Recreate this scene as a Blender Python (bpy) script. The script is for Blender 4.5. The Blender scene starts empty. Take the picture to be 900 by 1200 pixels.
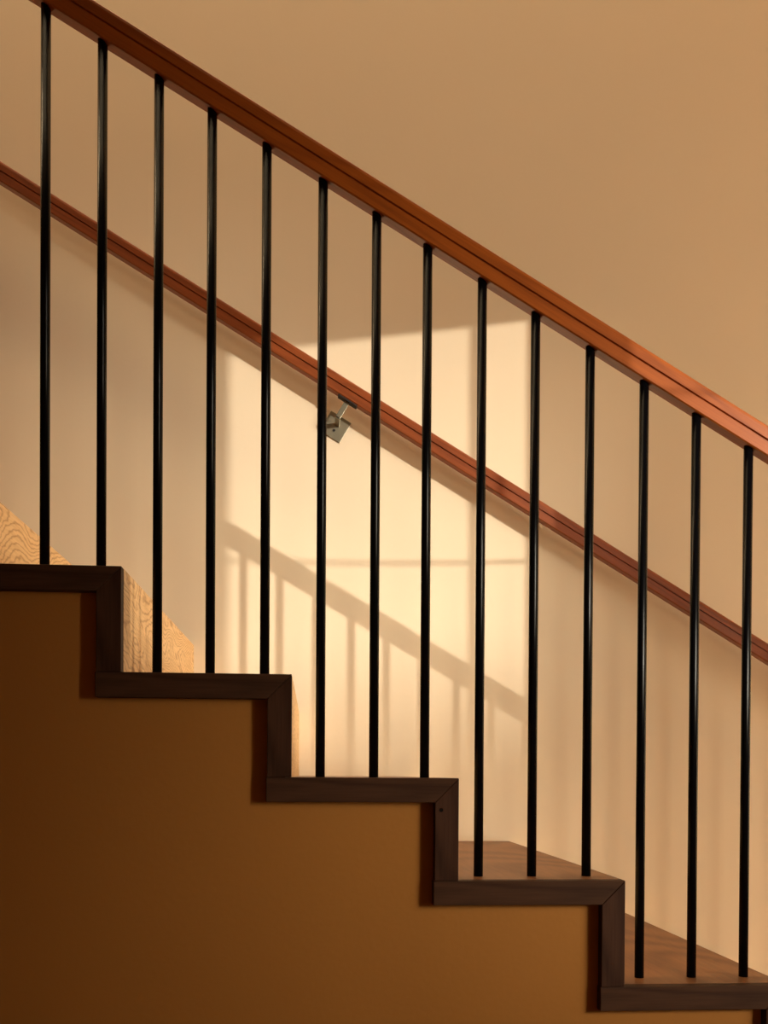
import bpy, bmesh, math, random
from mathutils import Vector, Matrix
random.seed(4)
sc = bpy.context.scene
COL = sc.collection

# ------------------------------------------------------------------ camera
CAM = Vector((0.306107, -1.568946, -0.329632))
YAW, PITCH, ROLL, FPX, CY = 0.0745435, -0.0104977, 0.0059908, 1138.706, 919.483
fwd = Vector((math.sin(YAW)*math.cos(PITCH), math.cos(YAW)*math.cos(PITCH), math.sin(PITCH)))
r0 = Vector((math.cos(YAW), -math.sin(YAW), 0)); u0 = r0.cross(fwd)
rt = r0*math.cos(ROLL) + u0*math.sin(ROLL); up = -r0*math.sin(ROLL) + u0*math.cos(ROLL)
cd = bpy.data.cameras.new('camera'); cam = bpy.data.objects.new('camera', cd); COL.objects.link(cam)
M = Matrix((rt, up, -fwd)).transposed().to_4x4(); M.translation = CAM
cam.matrix_world = M
cd.sensor_fit = 'VERTICAL'; cd.sensor_height = 36; cd.lens = FPX*36/1200
cd.shift_y = (CY-600)/1200; cd.clip_start = .02
sc.camera = cam

# ------------------------------------------------------------------ world, sun, added lights, exposure
S = Vector((-0.851, 1.0, -0.128)).normalized()          # direction the low sun travels
w = bpy.data.worlds.new('world'); sc.world = w; w.use_nodes = True
wb = w.node_tree.nodes['Background']; wb.inputs[0].default_value = (1.0, .72, .46, 1); wb.inputs[1].default_value = 0.6
sl = bpy.data.lights.new('sun', 'SUN'); sl.energy = 2.6; sl.color = (1.0, .93, .80); sl.angle = math.radians(.5)
so = bpy.data.objects.new('sun', sl); COL.objects.link(so); so.rotation_euler = (-S).to_track_quat('Z', 'Y').to_euler()
so.location = (6, -6, 2)

def area(name, loc, look, sx, sy, power, color, spread=180):
    l = bpy.data.lights.new(name, 'AREA'); l.shape = 'RECTANGLE'; l.size = sx; l.size_y = sy
    l.energy = power; l.color = color; l.spread = math.radians(spread)
    o = bpy.data.objects.new(name, l); COL.objects.link(o); o.location = loc
    o.rotation_euler = (-(Vector(look))).to_track_quat('Z', 'Y').to_euler()
    return o
WARM = (1.0, .86, .64)
hl = bpy.data.lights.new('sun_haze', 'SUN'); hl.energy = 5.9; hl.color = (1.0, .91, .73); hl.angle = math.radians(27)   # bright hazy sky round the low sun
ho = bpy.data.objects.new('sun_haze', hl); COL.objects.link(ho); ho.location = (6, -6, 3)
ho.rotation_euler = Vector((1.0, -1.0, .235)).to_track_quat('Z', 'Y').to_euler()
area('added_side_light', (2.30, -1.56, -.35), (-1, 0, 0), .13, 1.1, 31, WARM)  # added narrow light; edging shadows point here, the source itself is unseen
area('stair_end_fill', (4.5, .30, -1.1), (-1, .10, .15), .5, 1.2, 95, (.95, .99, .88))  # added fill from the stair end for wall and risers; no opening there
area('overhead_fill', (-.6, .38, 4.5), (0, .15, -.98), 4.4, .5, 172, (1.0, .75, .44))  # added overhead fill for the stairwell; the ceiling above is closed
sc.view_settings.view_transform = 'Standard'; sc.view_settings.look = 'None'
sc.view_settings.exposure = 0.0; sc.view_settings.gamma = 1; sc.view_settings.use_curve_mapping = False
sc.cycles.use_denoising = True
sc.cycles.max_bounces = 10; sc.cycles.diffuse_bounces = 8

# ------------------------------------------------------------------ measured layout (metres)
W = 0.95                                             # stair width: wall_back is the plane y = W
NOS = {0: (.0039, -.0020), 1: (.2738, -.1695), 2: (.5458, -.3350), 3: (.8242, -.5027), 4: (1.106, -.6788)}
for j in range(-1, -10, -1): NOS[j] = (NOS[j+1][0]-.2715, NOS[j+1][1]+.1690)
for j in range(5, 11): NOS[j] = (NOS[j-1][0]+.275, NOS[j-1][1]-.1694)
FLOOR = -1.865; CEIL = 4.6; LEFT = -2.55; RIGHT = 4.6; ROOMR = 2.16; BEHIND = -2.3
TT = .040                                            # visible thickness of the dark stair edging
YB = .074                                            # baluster centre line

# ------------------------------------------------------------------ materials
def mat(name):
    m = bpy.data.materials.new(name); m.use_nodes = True
    return m, m.node_tree.nodes, m.node_tree.links, m.node_tree.nodes['Principled BSDF']
def plaster(name, col, col2, bump=.25):
    m, n, l, b = mat(name)
    tc = n.new('ShaderNodeTexCoord')
    a = n.new('ShaderNodeTexNoise'); a.inputs['Scale'].default_value = 2.2; a.inputs['Detail'].default_value = 4
    mx = n.new('ShaderNodeMix'); mx.data_type = 'RGBA'
    mx.inputs['A'].default_value = (*col, 1); mx.inputs['B'].default_value = (*col2, 1)
    l.new(tc.outputs['Object'], a.inputs['Vector']); l.new(a.outputs['Fac'], mx.inputs['Factor'])
    l.new(mx.outputs['Result'], b.inputs['Base Color'])
    f = n.new('ShaderNodeTexNoise'); f.inputs['Scale'].default_value = 90; f.inputs['Detail'].default_value = 3
    g = n.new('ShaderNodeTexNoise'); g.inputs['Scale'].default_value = 5; g.inputs['Detail'].default_value = 2
    bp = n.new('ShaderNodeBump'); bp.inputs['Strength'].default_value = bump; bp.inputs['Distance'].default_value = .0006
    bp2 = n.new('ShaderNodeBump'); bp2.inputs['Strength'].default_value = .3; bp2.inputs['Distance'].default_value = .003
    l.new(tc.outputs['Object'], f.inputs['Vector']); l.new(tc.outputs['Object'], g.inputs['Vector'])
    l.new(f.outputs['Fac'], bp.inputs['Height']); l.new(g.outputs['Fac'], bp2.inputs['Height'])
    l.new(bp2.outputs['Normal'], bp.inputs['Normal']); l.new(bp.outputs['Normal'], b.inputs['Normal'])
    b.inputs['Roughness'].default_value = .75; b.inputs['Specular IOR Level'].default_value = .25
    return m
def wood(name, light, dark, scale, rings, rough=.45, line=.75, spec=.4, fine=(8, 260, 260), width=.5):
    """scale stretches the coordinates (small along the grain); rings is the number of growth-ring contours"""
    m, n, l, b = mat(name)
    tc = n.new('ShaderNodeTexCoord'); mp = n.new('ShaderNodeMapping'); mp.inputs['Scale'].default_value = scale
    l.new(tc.outputs['Object'], mp.inputs['Vector'])
    no = n.new('ShaderNodeTexNoise'); no.inputs['Scale'].default_value = 1; no.inputs['Detail'].default_value = 1.6
    no.inputs['Roughness'].default_value = .35; no.inputs['Distortion'].default_value = .3
    l.new(mp.outputs['Vector'], no.inputs['Vector'])
    # a little jaggedness of the ring lines
    jg = n.new('ShaderNodeTexNoise'); jg.inputs['Scale'].default_value = 9; jg.inputs['Detail'].default_value = 2
    l.new(mp.outputs['Vector'], jg.inputs['Vector'])
    mj = n.new('ShaderNodeMath'); mj.operation = 'MULTIPLY_ADD'; mj.inputs[1].default_value = .035
    l.new(jg.outputs['Fac'], mj.inputs[0]); l.new(no.outputs['Fac'], mj.inputs[2])
    mu = n.new('ShaderNodeMath'); mu.operation = 'MULTIPLY'; mu.inputs[1].default_value = rings
    l.new(mj.outputs[0], mu.inputs[0])
    fr = n.new('ShaderNodeMath'); fr.operation = 'PINGPONG'; fr.inputs[1].default_value = .5
    l.new(mu.outputs[0], fr.inputs[0])
    rp = n.new('ShaderNodeMapRange'); rp.interpolation_type = 'SMOOTHSTEP'
    rp.inputs['From Min'].default_value = 0; rp.inputs['From Max'].default_value = width*.5
    rp.inputs['To Min'].default_value = line; rp.inputs['To Max'].default_value = 0
    l.new(fr.outputs[0], rp.inputs['Value'])
    # pores: very fine streaks along the grain
    mp2 = n.new('ShaderNodeMapping'); mp2.inputs['Scale'].default_value = fine
    l.new(tc.outputs['Object'], mp2.inputs['Vector'])
    po = n.new('ShaderNodeTexNoise'); po.inputs['Scale'].default_value = 1; po.inputs['Detail'].default_value = 3
    l.new(mp2.outputs['Vector'], po.inputs['Vector'])
    pr = n.new('ShaderNodeMapRange'); pr.inputs['From Min'].default_value = .35; pr.inputs['From Max'].default_value = .75
    pr.inputs['To Min'].default_value = 0; pr.inputs['To Max'].default_value = .45
    l.new(po.outputs['Fac'], pr.inputs['Value'])
    ad = n.new('ShaderNodeMath'); ad.operation = 'ADD'; ad.use_clamp = True
    l.new(rp.outputs[0], ad.inputs[0]); l.new(pr.outputs[0], ad.inputs[1])
    mx = n.new('ShaderNodeMix'); mx.data_type = 'RGBA'
    mx.inputs['A'].default_value = (*light, 1); mx.inputs['B'].default_value = (*dark, 1)
    l.new(ad.outputs[0], mx.inputs['Factor']); l.new(mx.outputs['Result'], b.inputs['Base Color'])
    bp = n.new('ShaderNodeBump'); bp.inputs['Strength'].default_value = .25; bp.inputs['Distance'].default_value = .0005; bp.invert = True
    l.new(ad.outputs[0], bp.inputs['Height']); l.new(bp.outputs['Normal'], b.inputs['Normal'])
    b.inputs['Roughness'].default_value = rough; b.inputs['Specular IOR Level'].default_value = spec
    return m
def plain(name, col, rough=.5, metal=0, spec=.5):
    m, n, l, b = mat(name)
    tc = n.new('ShaderNodeTexCoord'); a = n.new('ShaderNodeTexNoise'); a.inputs['Scale'].default_value = 40
    mx = n.new('ShaderNodeMix'); mx.data_type = 'RGBA'
    mx.inputs['A'].default_value = (*[c*.85 for c in col], 1); mx.inputs['B'].default_value = (*[min(1, c*1.15) for c in col], 1)
    l.new(tc.outputs['Object'], a.inputs['Vector']); l.new(a.outputs['Fac'], mx.inputs['Factor'])
    l.new(mx.outputs['Result'], b.inputs['Base Color'])
    b.inputs['Roughness'].default_value = rough; b.inputs['Metallic'].default_value = metal
    b.inputs['Specular IOR Level'].default_value = spec
    return m
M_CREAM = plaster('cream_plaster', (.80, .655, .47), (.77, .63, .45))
M_CREAM_DIM = plaster('cream_plaster_dimmed', (.30, .120, .019), (.275, .108, .016), .5)  # same cream paint, with the dimness under the stairs put into its colour
M_ROOM = plaster('warm_room_plaster', (.30, .17, .09), (.28, .16, .085))
M_RISER = wood('light_oak', (.66, .40, .18), (.36, .19, .07), (1, 3.0, 8), 36, .5, .75, .2, (260, 10, 260), .55)
M_TREAD = wood('brown_oak_tread', (.21, .092, .036), (.12, .048, .018), (2.4, 1.1, 1), 11, .42, .75, .2, (120, 9, 120), .9)
M_EDGE_H = wood('dark_walnut_level', (.055, .024, .012), (.028, .012, .006), (2.5, 9, 16), 6, .55, .6, .08, (14, 200, 320), .9)
M_EDGE_V = wood('dark_walnut_upright', (.05, .021, .011), (.025, .010, .005), (16, 9, 2.5), 6, .55, .6, .08, (320, 200, 14), .9)
M_RAIL = wood('red_mahogany', (.34, .078, .007), (.19, .038, .004), (1.6, 14, 16), 8, .40, .4, .30, (10, 240, 300), .7)
M_RAIL_DIM = wood('red_mahogany_dimmed', (.26, .060, .014), (.14, .030, .007), (1.6, 14, 16), 8, .40, .4, .30, (10, 240, 300), .7)  # front rail's mahogany again, shade on the wall rail mixed into the colour
for m_ in (M_RAIL, M_RAIL_DIM):                        # clear lacquer on the handrails
    b_ = m_.node_tree.nodes['Principled BSDF']
    b_.inputs['Coat Weight'].default_value = .4; b_.inputs['Coat Roughness'].default_value = .14; b_.inputs['Coat IOR'].default_value = 1.7
M_BLACK = plain('black_enamel', (.0015, .0015, .002), .24, 0, .12)
M_METAL = plain('brushed_bronze_metal', (.30, .27, .19), .42, .75)
M_DARKMETAL = plain('dark_metal', (.02, .016, .014), .5, .3)
M_HOLE = plain('dark_hole', (.004, .003, .002), .9, 0, .1)
M_FRAME = plain('painted_window_frame', (.55, .42, .30), .5)
M_BLOCKER = plain('sun_blocker_surface', (.30, .22, .14), .9)  # surface of the added sun blocker
M_FLOOR = wood('floor_board_oak', (.42, .24, .12), (.26, .13, .06), (1, 4, 1), 9, .5, .4, .3, (8, 120, 120), .8)

# ------------------------------------------------------------------ helpers
def link(name, bm, m, parent=None, origin=(0, 0, 0), bevel=0, smooth=False):
    """bmesh in world coordinates -> one object whose origin is at `origin`"""
    o_ = Vector(origin)
    bmesh.ops.recalc_face_normals(bm, faces=bm.faces)
    bm.transform(Matrix.Translation(-o_))
    me = bpy.data.meshes.new(name); bm.to_mesh(me); bm.free()
    me.materials.append(m)
    ob = bpy.data.objects.new(name, me); COL.objects.link(ob)
    ob.location = o_
    if parent is not None:
        ob.parent = parent; p = parent; off = Vector((0, 0, 0))
        while p is not None: off += p.location; p = p.parent
        ob.location = o_ - off
    if smooth:
        for f in me.polygons: f.use_smooth = True
    if bevel:
        bv = ob.modifiers.new('bevel', 'BEVEL'); bv.width = bevel; bv.segments = 2; bv.limit_method = 'ANGLE'
        bv.angle_limit = math.radians(40); bv.harden_normals = False
    return ob
def box(bm, a, b):
    r = bmesh.ops.create_cube(bm, size=1)
    for v in r['verts']:
        v.co = Vector([(a[i]+b[i])/2 + v.co[i]*(b[i]-a[i]) for i in range(3)])
    return bm
def prism_xz(bm, pts, y0, y1):
    """polygon in x,z extruded from y0 to y1"""
    a = [bm.verts.new((x, y0, z)) for x, z in pts]; b = [bm.verts.new((x, y1, z)) for x, z in pts]
    bm.faces.new(a); bm.faces.new(b[::-1]); k = len(pts)
    for i in range(k): bm.faces.new((a[i], b[i], b[(i+1) % k], a[(i+1) % k]))
    return bm
def empty(name, loc, label, cat, group=None):
    o = bpy.data.objects.new(name, None); COL.objects.link(o); o.location = loc
    o['label'] = label; o['category'] = cat; o.empty_display_size = .1
    if group: o['group'] = group
    return o
def struct(o): o['kind'] = 'structure'; return o

# ------------------------------------------------------------------ setting
T = .12
struct(link('wall_back', box(bmesh.new(), (LEFT-T, W, FLOOR-T), (RIGHT+T, W+T, CEIL+T)), M_CREAM, origin=(0, W, FLOOR)))
struct(link('wall_left', box(bmesh.new(), (LEFT-T, BEHIND-T, FLOOR-T), (LEFT, W, CEIL+T)), M_ROOM, origin=(LEFT, 0, FLOOR)))
struct(link('wall_behind', box(bmesh.new(), (LEFT, BEHIND-T, FLOOR-T), (ROOMR+T, BEHIND, CEIL+T)), M_ROOM, origin=(0, BEHIND, FLOOR)))
struct(link('floor', box(bmesh.new(), (LEFT, BEHIND, FLOOR-T), (RIGHT+T, W, FLOOR)), M_FLOOR, origin=(0, 0, FLOOR)))
struct(link('ceiling', box(bmesh.new(), (LEFT, BEHIND, CEIL), (RIGHT+T, W, CEIL+T)), M_ROOM, origin=(0, 0, CEIL)))
struct(link('fill_blocker', box(bmesh.new(), (LEFT, BEHIND, 2.35), (ROOMR, .03, 2.55)), M_ROOM, origin=(0, 0, 2.35)))  # unseen slab added to keep the overhead fill out of the front room
# right wall of the front room, with the tall window and an added slot for the side light cut out of it
WY0, WY1, WZ0, WZ1 = -1.535, -.575, -.45, 1.055     # main window opening (y, z)
NY0, NY1, NZ0, NZ1 = -1.665, -1.55, -1.00, .25       # slot added for the side light
bm = bmesh.new()
def wr(y0, y1, z0, z1): box(bm, (ROOMR, y0, z0), (ROOMR+.016, y1, z1))
wr(BEHIND, NY0, FLOOR, CEIL); wr(NY0, NY1, FLOOR, NZ0); wr(NY0, NY1, NZ1, CEIL)
wr(NY1, WY0, FLOOR, CEIL); wr(WY0, WY1, FLOOR, WZ0); wr(WY0, WY1, WZ1, CEIL); wr(WY1, -.002, FLOOR, CEIL)
struct(link('wall_right', bm, M_ROOM, origin=(ROOMR, 0, FLOOR)))
struct(link('wall_stairwell_end', box(bmesh.new(), (RIGHT, 0, FLOOR), (RIGHT+T, W, CEIL)), M_CREAM, origin=(RIGHT, 0, FLOOR)))
struct(link('wall_stairwell_front', box(bmesh.new(), (ROOMR+.016, -.06, FLOOR), (RIGHT, -.002, CEIL)), M_CREAM, origin=(RIGHT, -.06, FLOOR)))
fr = bmesh.new()
for a, b in (((WY0, WZ0), (WY0+.012, WZ1)), ((WY1-.012, WZ0), (WY1, WZ1)), ((WY0, WZ0), (WY1, WZ0+.02))):
    box(fr, (ROOMR+.017, a[0], a[1]), (ROOMR+.035, b[0], b[1]))
wf = struct(link('window_1', fr, M_FRAME, origin=(ROOMR, -1, WZ0)))
link('window_muntin', box(bmesh.new(), (ROOMR+.020, -.776, WZ0), (ROOMR+.036, -.766, WZ1)), M_FRAME, wf, (ROOMR, -.74, WZ0))
cb = bmesh.new()                                     # thin cord slung across the panes
ya, yb_, za, zb = WY0, WY1, .216+.128*(W-WY0), .232+.128*(W-WY1)
prev = None
for i in range(13):
    t = i/12; y = ya+(yb_-ya)*t; z = za+(zb-za)*t - .006*math.sin(math.pi*t)
    ring = [cb.verts.new((ROOMR+.035+.005*math.cos(q), y, z+.005*math.sin(q))) for q in (0, 1.57, 3.14, 4.71)]
    if prev:
        for k in range(4): cb.faces.new((prev[k], prev[(k+1) % 4], ring[(k+1) % 4], ring[k]))
    prev = ring
link('window_cord', cb, M_FRAME, wf, (ROOMR, -1, za))
# unseen slab added to fade out the bottom of the sun patch
hx, hy = ROOMR+.851*36, -1.0-36
hz = -.16+.128*(W-hy)
d = Vector((1, .851, 0)).normalized(); nrm = Vector((-.851, 1, 0)).normalized()
bm = bmesh.new(); vs = []
for s in (-1, 1):
    for q in (0, .3):
        for z in (FLOOR-1, hz): vs.append(bm.verts.new(Vector((hx, hy, z)) + d*5*s - nrm*q*1.0 - Vector((0, 0, 0))))
bmesh.ops.convex_hull(bm, input=vs)
struct(link('sun_blocker', bm, M_BLOCKER, origin=(hx, hy, FLOOR-1)))

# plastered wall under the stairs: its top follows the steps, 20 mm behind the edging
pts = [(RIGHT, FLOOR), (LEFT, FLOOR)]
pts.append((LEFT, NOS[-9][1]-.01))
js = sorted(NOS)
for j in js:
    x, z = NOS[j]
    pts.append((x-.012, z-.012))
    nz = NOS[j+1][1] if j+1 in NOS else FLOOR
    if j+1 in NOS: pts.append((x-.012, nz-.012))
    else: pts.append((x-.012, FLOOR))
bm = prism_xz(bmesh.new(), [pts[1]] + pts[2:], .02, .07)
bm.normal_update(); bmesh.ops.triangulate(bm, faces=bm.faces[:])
struct(link('wall_under_stairs', bm, M_CREAM_DIM, origin=(0, .02, FLOOR)))

# ------------------------------------------------------------------ staircase
st = empty('staircase', (NOS[4][0], 0, FLOOR), 'wooden staircase with dark walnut zigzag edging, light oak risers and brown treads', 'staircase')
for j in js:
    x, z = NOS[j]
    pj = j-1
    xl = NOS[pj][0] if pj in NOS else LEFT          # where this tread starts (riser above it)
    xl0 = xl - TT+.001 if pj in NOS else LEFT
    nz = NOS[j+1][1] if j+1 in NOS else FLOOR
    tr = link('tread', prism_xz(bmesh.new(), [(xl-.0, z-.03), (xl-.0, z), (x-.0006, z), (x-.0306, z-.03)], .0225, W), M_TREAD, st, ((xl+x)/2+j*.0, .5, z))
    e = link('tread_edging', prism_xz(bmesh.new(), [(xl0-.0014, z-TT), (xl0-.0014, z), (x, z), (x-TT+.001, z-TT)], 0, .022), M_EDGE_H, tr, (xl0, 0, z), .0011); e['label'] = 'dark walnut tread edging'
    rs = link('riser', prism_xz(bmesh.new(), [(x, z), (x-.024, z-.024), (x-.024, nz+.0002), (x, nz+.0002)], .0225, W), M_RISER, st, (x, .2+.37*((j*7) % 5), z-.08-.31*((j*3) % 4)))
    bm = prism_xz(bmesh.new(), [(x-TT+.001, nz+.0003), (x-TT+.001, z-TT-.0005), (x, z-.0005), (x, nz+.0003)], 0, .022)
    e2 = link('riser_edging', bm, M_EDGE_V, rs, (x, 0, nz), .0011); e2['label'] = 'dark walnut riser edging'; rs['label'] = 'light oak riser'
# small plugged screw hole in the upright of the third step, and a knot in the first
def disc(px, pz, r, y0, y1, seg=16):
    b = bmesh.new(); bmesh.ops.create_cone(b, cap_ends=True, segments=seg, radius1=r, radius2=r, depth=y1-y0)
    b.transform(Matrix.Translation((px, (y0+y1)/2, pz)) @ Matrix.Rotation(math.pi/2, 4, 'X')); return b
h = link('screw_hole', disc(.5168, -.3870, .0034, -.0003, .004), M_HOLE, st, (.5168, 0, -.3870)); h['label'] = 'small black screw hole'

# ------------------------------------------------------------------ handrail profile
def rail(name, p0, p1, yf, height, width, m, parent):
    """p0, p1: x,z of the top front edge; yf: y of the front face"""
    dirx = Vector((p1[0]-p0[0], 0, p1[1]-p0[1])).normalized(); nz_ = Vector((-dirx.z, 0, dirx.x))
    H, Wd, g = height, width, H_G
    mid = -H*.50
    prof = [(0.0045, 0.0), (0.0008, -.003), (0, -.007), (0, mid+g), (.0035, mid+g*.6), (.0035, mid-g*.6), (0, mid-g), (0, -H+.002), (.002, -H)]
    full = prof + [(Wd-a, b_) for a, b_ in reversed(prof)]
    bm = bmesh.new(); rings = []
    for p in (p0, p1):
        P = Vector((p[0], 0, p[1]))
        rings.append([bm.verts.new(P + nz_*b_ + Vector((0, yf+a, 0))) for a, b_ in full])
    k = len(full)
    for i in range(k): bm.faces.new((rings[0][i], rings[1][i], rings[1][(i+1) % k], rings[0][(i+1) % k]))
    bm.faces.new(rings[0]); bm.faces.new(rings[1][::-1])
    # origin + rotation so that the grain runs along the rail
    ang = math.atan2(dirx.z, dirx.x)
    o = link(name, bm, m, parent, (p0[0], yf, p0[1]))
    R_ = Matrix.Rotation(ang, 4, 'Y')               # undo the slope inside the mesh
    o.data.transform(Matrix.Rotation(ang, 4, Vector((0, 1, 0))))
    o.rotation_euler = (0, -ang, 0)
    return o, dirx, nz_
H_G = .0018

# ------------------------------------------------------------------ balustrade
RT0, RT1 = (-.0503, .9307), (1.0885, .2787)         # points on the top front edge of the front rail
sl_ = (RT1[1]-RT0[1])/(RT1[0]-RT0[0])
def rtop(x): return RT0[1]+(x-RT0[0])*sl_
ba = empty('balustrade', (NOS[2][0], YB, NOS[2][1]), 'balustrade of slim round black balusters under a sloping red-brown wooden handrail', 'balustrade')
RH, RW, RY = .047, .027, .0605
fr_, dv, nv = rail('handrail', (-2.2, rtop(-2.2)), (2.1, rtop(2.1)), RY, RH, RW, M_RAIL, ba)
BX = [-.1343, -.0428, .0490, .1362, .2267, .3206, .4110, .4976, .5913, .6837, .7790, .8742, .9670, 1.0603]
BX = [-.1343-.0915*k for k in range(18, 0, -1)] + BX + [1.0603+.0917*k for k in range(1, 11)]
def tread_z(x):
    for j in js:
        if x < NOS[j][0]: return NOS[j][1]
    return FLOOR
for x in BX:
    zb_ = tread_z(x); rr = .008
    cz = RH/math.cos(math.atan(sl_))
    zt = rtop(x)-cz
    bm = bmesh.new(); seg = 20; lo = []; hi = []
    for k in range(seg):
        a = 2*math.pi*k/seg; px = x+rr*math.cos(a); py = YB+rr*math.sin(a)
        lo.append(bm.verts.new((px, py, zb_))); hi.append(bm.verts.new((px, py, zt+(px-x)*sl_-.0002)))
    for k in range(seg): bm.faces.new((lo[k], lo[(k+1) % seg], hi[(k+1) % seg], hi[k]))
    bm.faces.new(lo); bm.faces.new(hi[::-1])
    o = link('baluster', bm, M_BLACK, ba, (x, YB, zb_), 0)
    for f in o.data.polygons: f.use_smooth = len(f.vertices) == 4

# ------------------------------------------------------------------ wall handrail with its bracket
WT0, WT1 = (-.3409, 1.0933), (1.4458, .0435)
s2 = (WT1[1]-WT0[1])/(WT1[0]-WT0[0])
def wtop(x): return WT0[1]+(x-WT0[0])*s2
wh = empty('wall_handrail', (.40, W, .45), 'thin red-brown wooden handrail fixed to the cream wall behind the balusters', 'handrail')
WH, WW, WY = .043, .026, .881
rail('rail', (-2.2, wtop(-2.2)), (2.9, wtop(2.9)), WY, WH, WW, M_RAIL_DIM, wh)
def bracket(xc):
    a2 = math.atan(s2); dx = Vector((math.cos(a2), 0, math.sin(a2))); up_ = Vector((-dx.z, 0, dx.x)); Y = Vector((0, 1, 0))
    if dx.x < 0: dx = -dx
    c = Vector((xc, WY+WW/2, wtop(xc))) - up_*WH       # middle of the rail's underside
    def obx(bm, cen, hx_, hy_, hz_):
        r = bmesh.ops.create_cube(bm, size=2)
        for v in r['verts']: v.co = cen + dx*v.co.x*hx_ + Y*v.co.y*hy_ + up_*v.co.z*hz_
        return bm
    L = .048
    link('saddle_plate', obx(bmesh.new(), c-up_*.002, .027, .011, .002), M_DARKMETAL, wh, c, .0004)['label'] = 'dark saddle plate'
    arm = obx(bmesh.new(), c-up_*(L/2+.004), .0065, .002, L/2)
    el = c-up_*(L+.002)
    obx(arm, el+Y*((W-.004-c.y)/2), .0065, (W-.004-c.y)/2+.002, .0025)
    link('bracket_arm', arm, M_METAL, wh, el, .0005)
    pc = Vector((el.x, W, el.z)) - up_*.006 - dx*.002
    pl = link('wall_plate', obx(bmesh.new(), pc-Y*.002, .030, .002, .030), M_METAL, wh, pc, .0005)
    sp = pc - up_*.010 + dx*.002
    b = disc(0, 0, .0034, -.0055, -.0035); b.transform(Matrix.Translation(sp))
    link('screw', b, M_DARKMETAL, pl, sp)
bracket(.4145)
bracket(-.95); bracket(1.78)
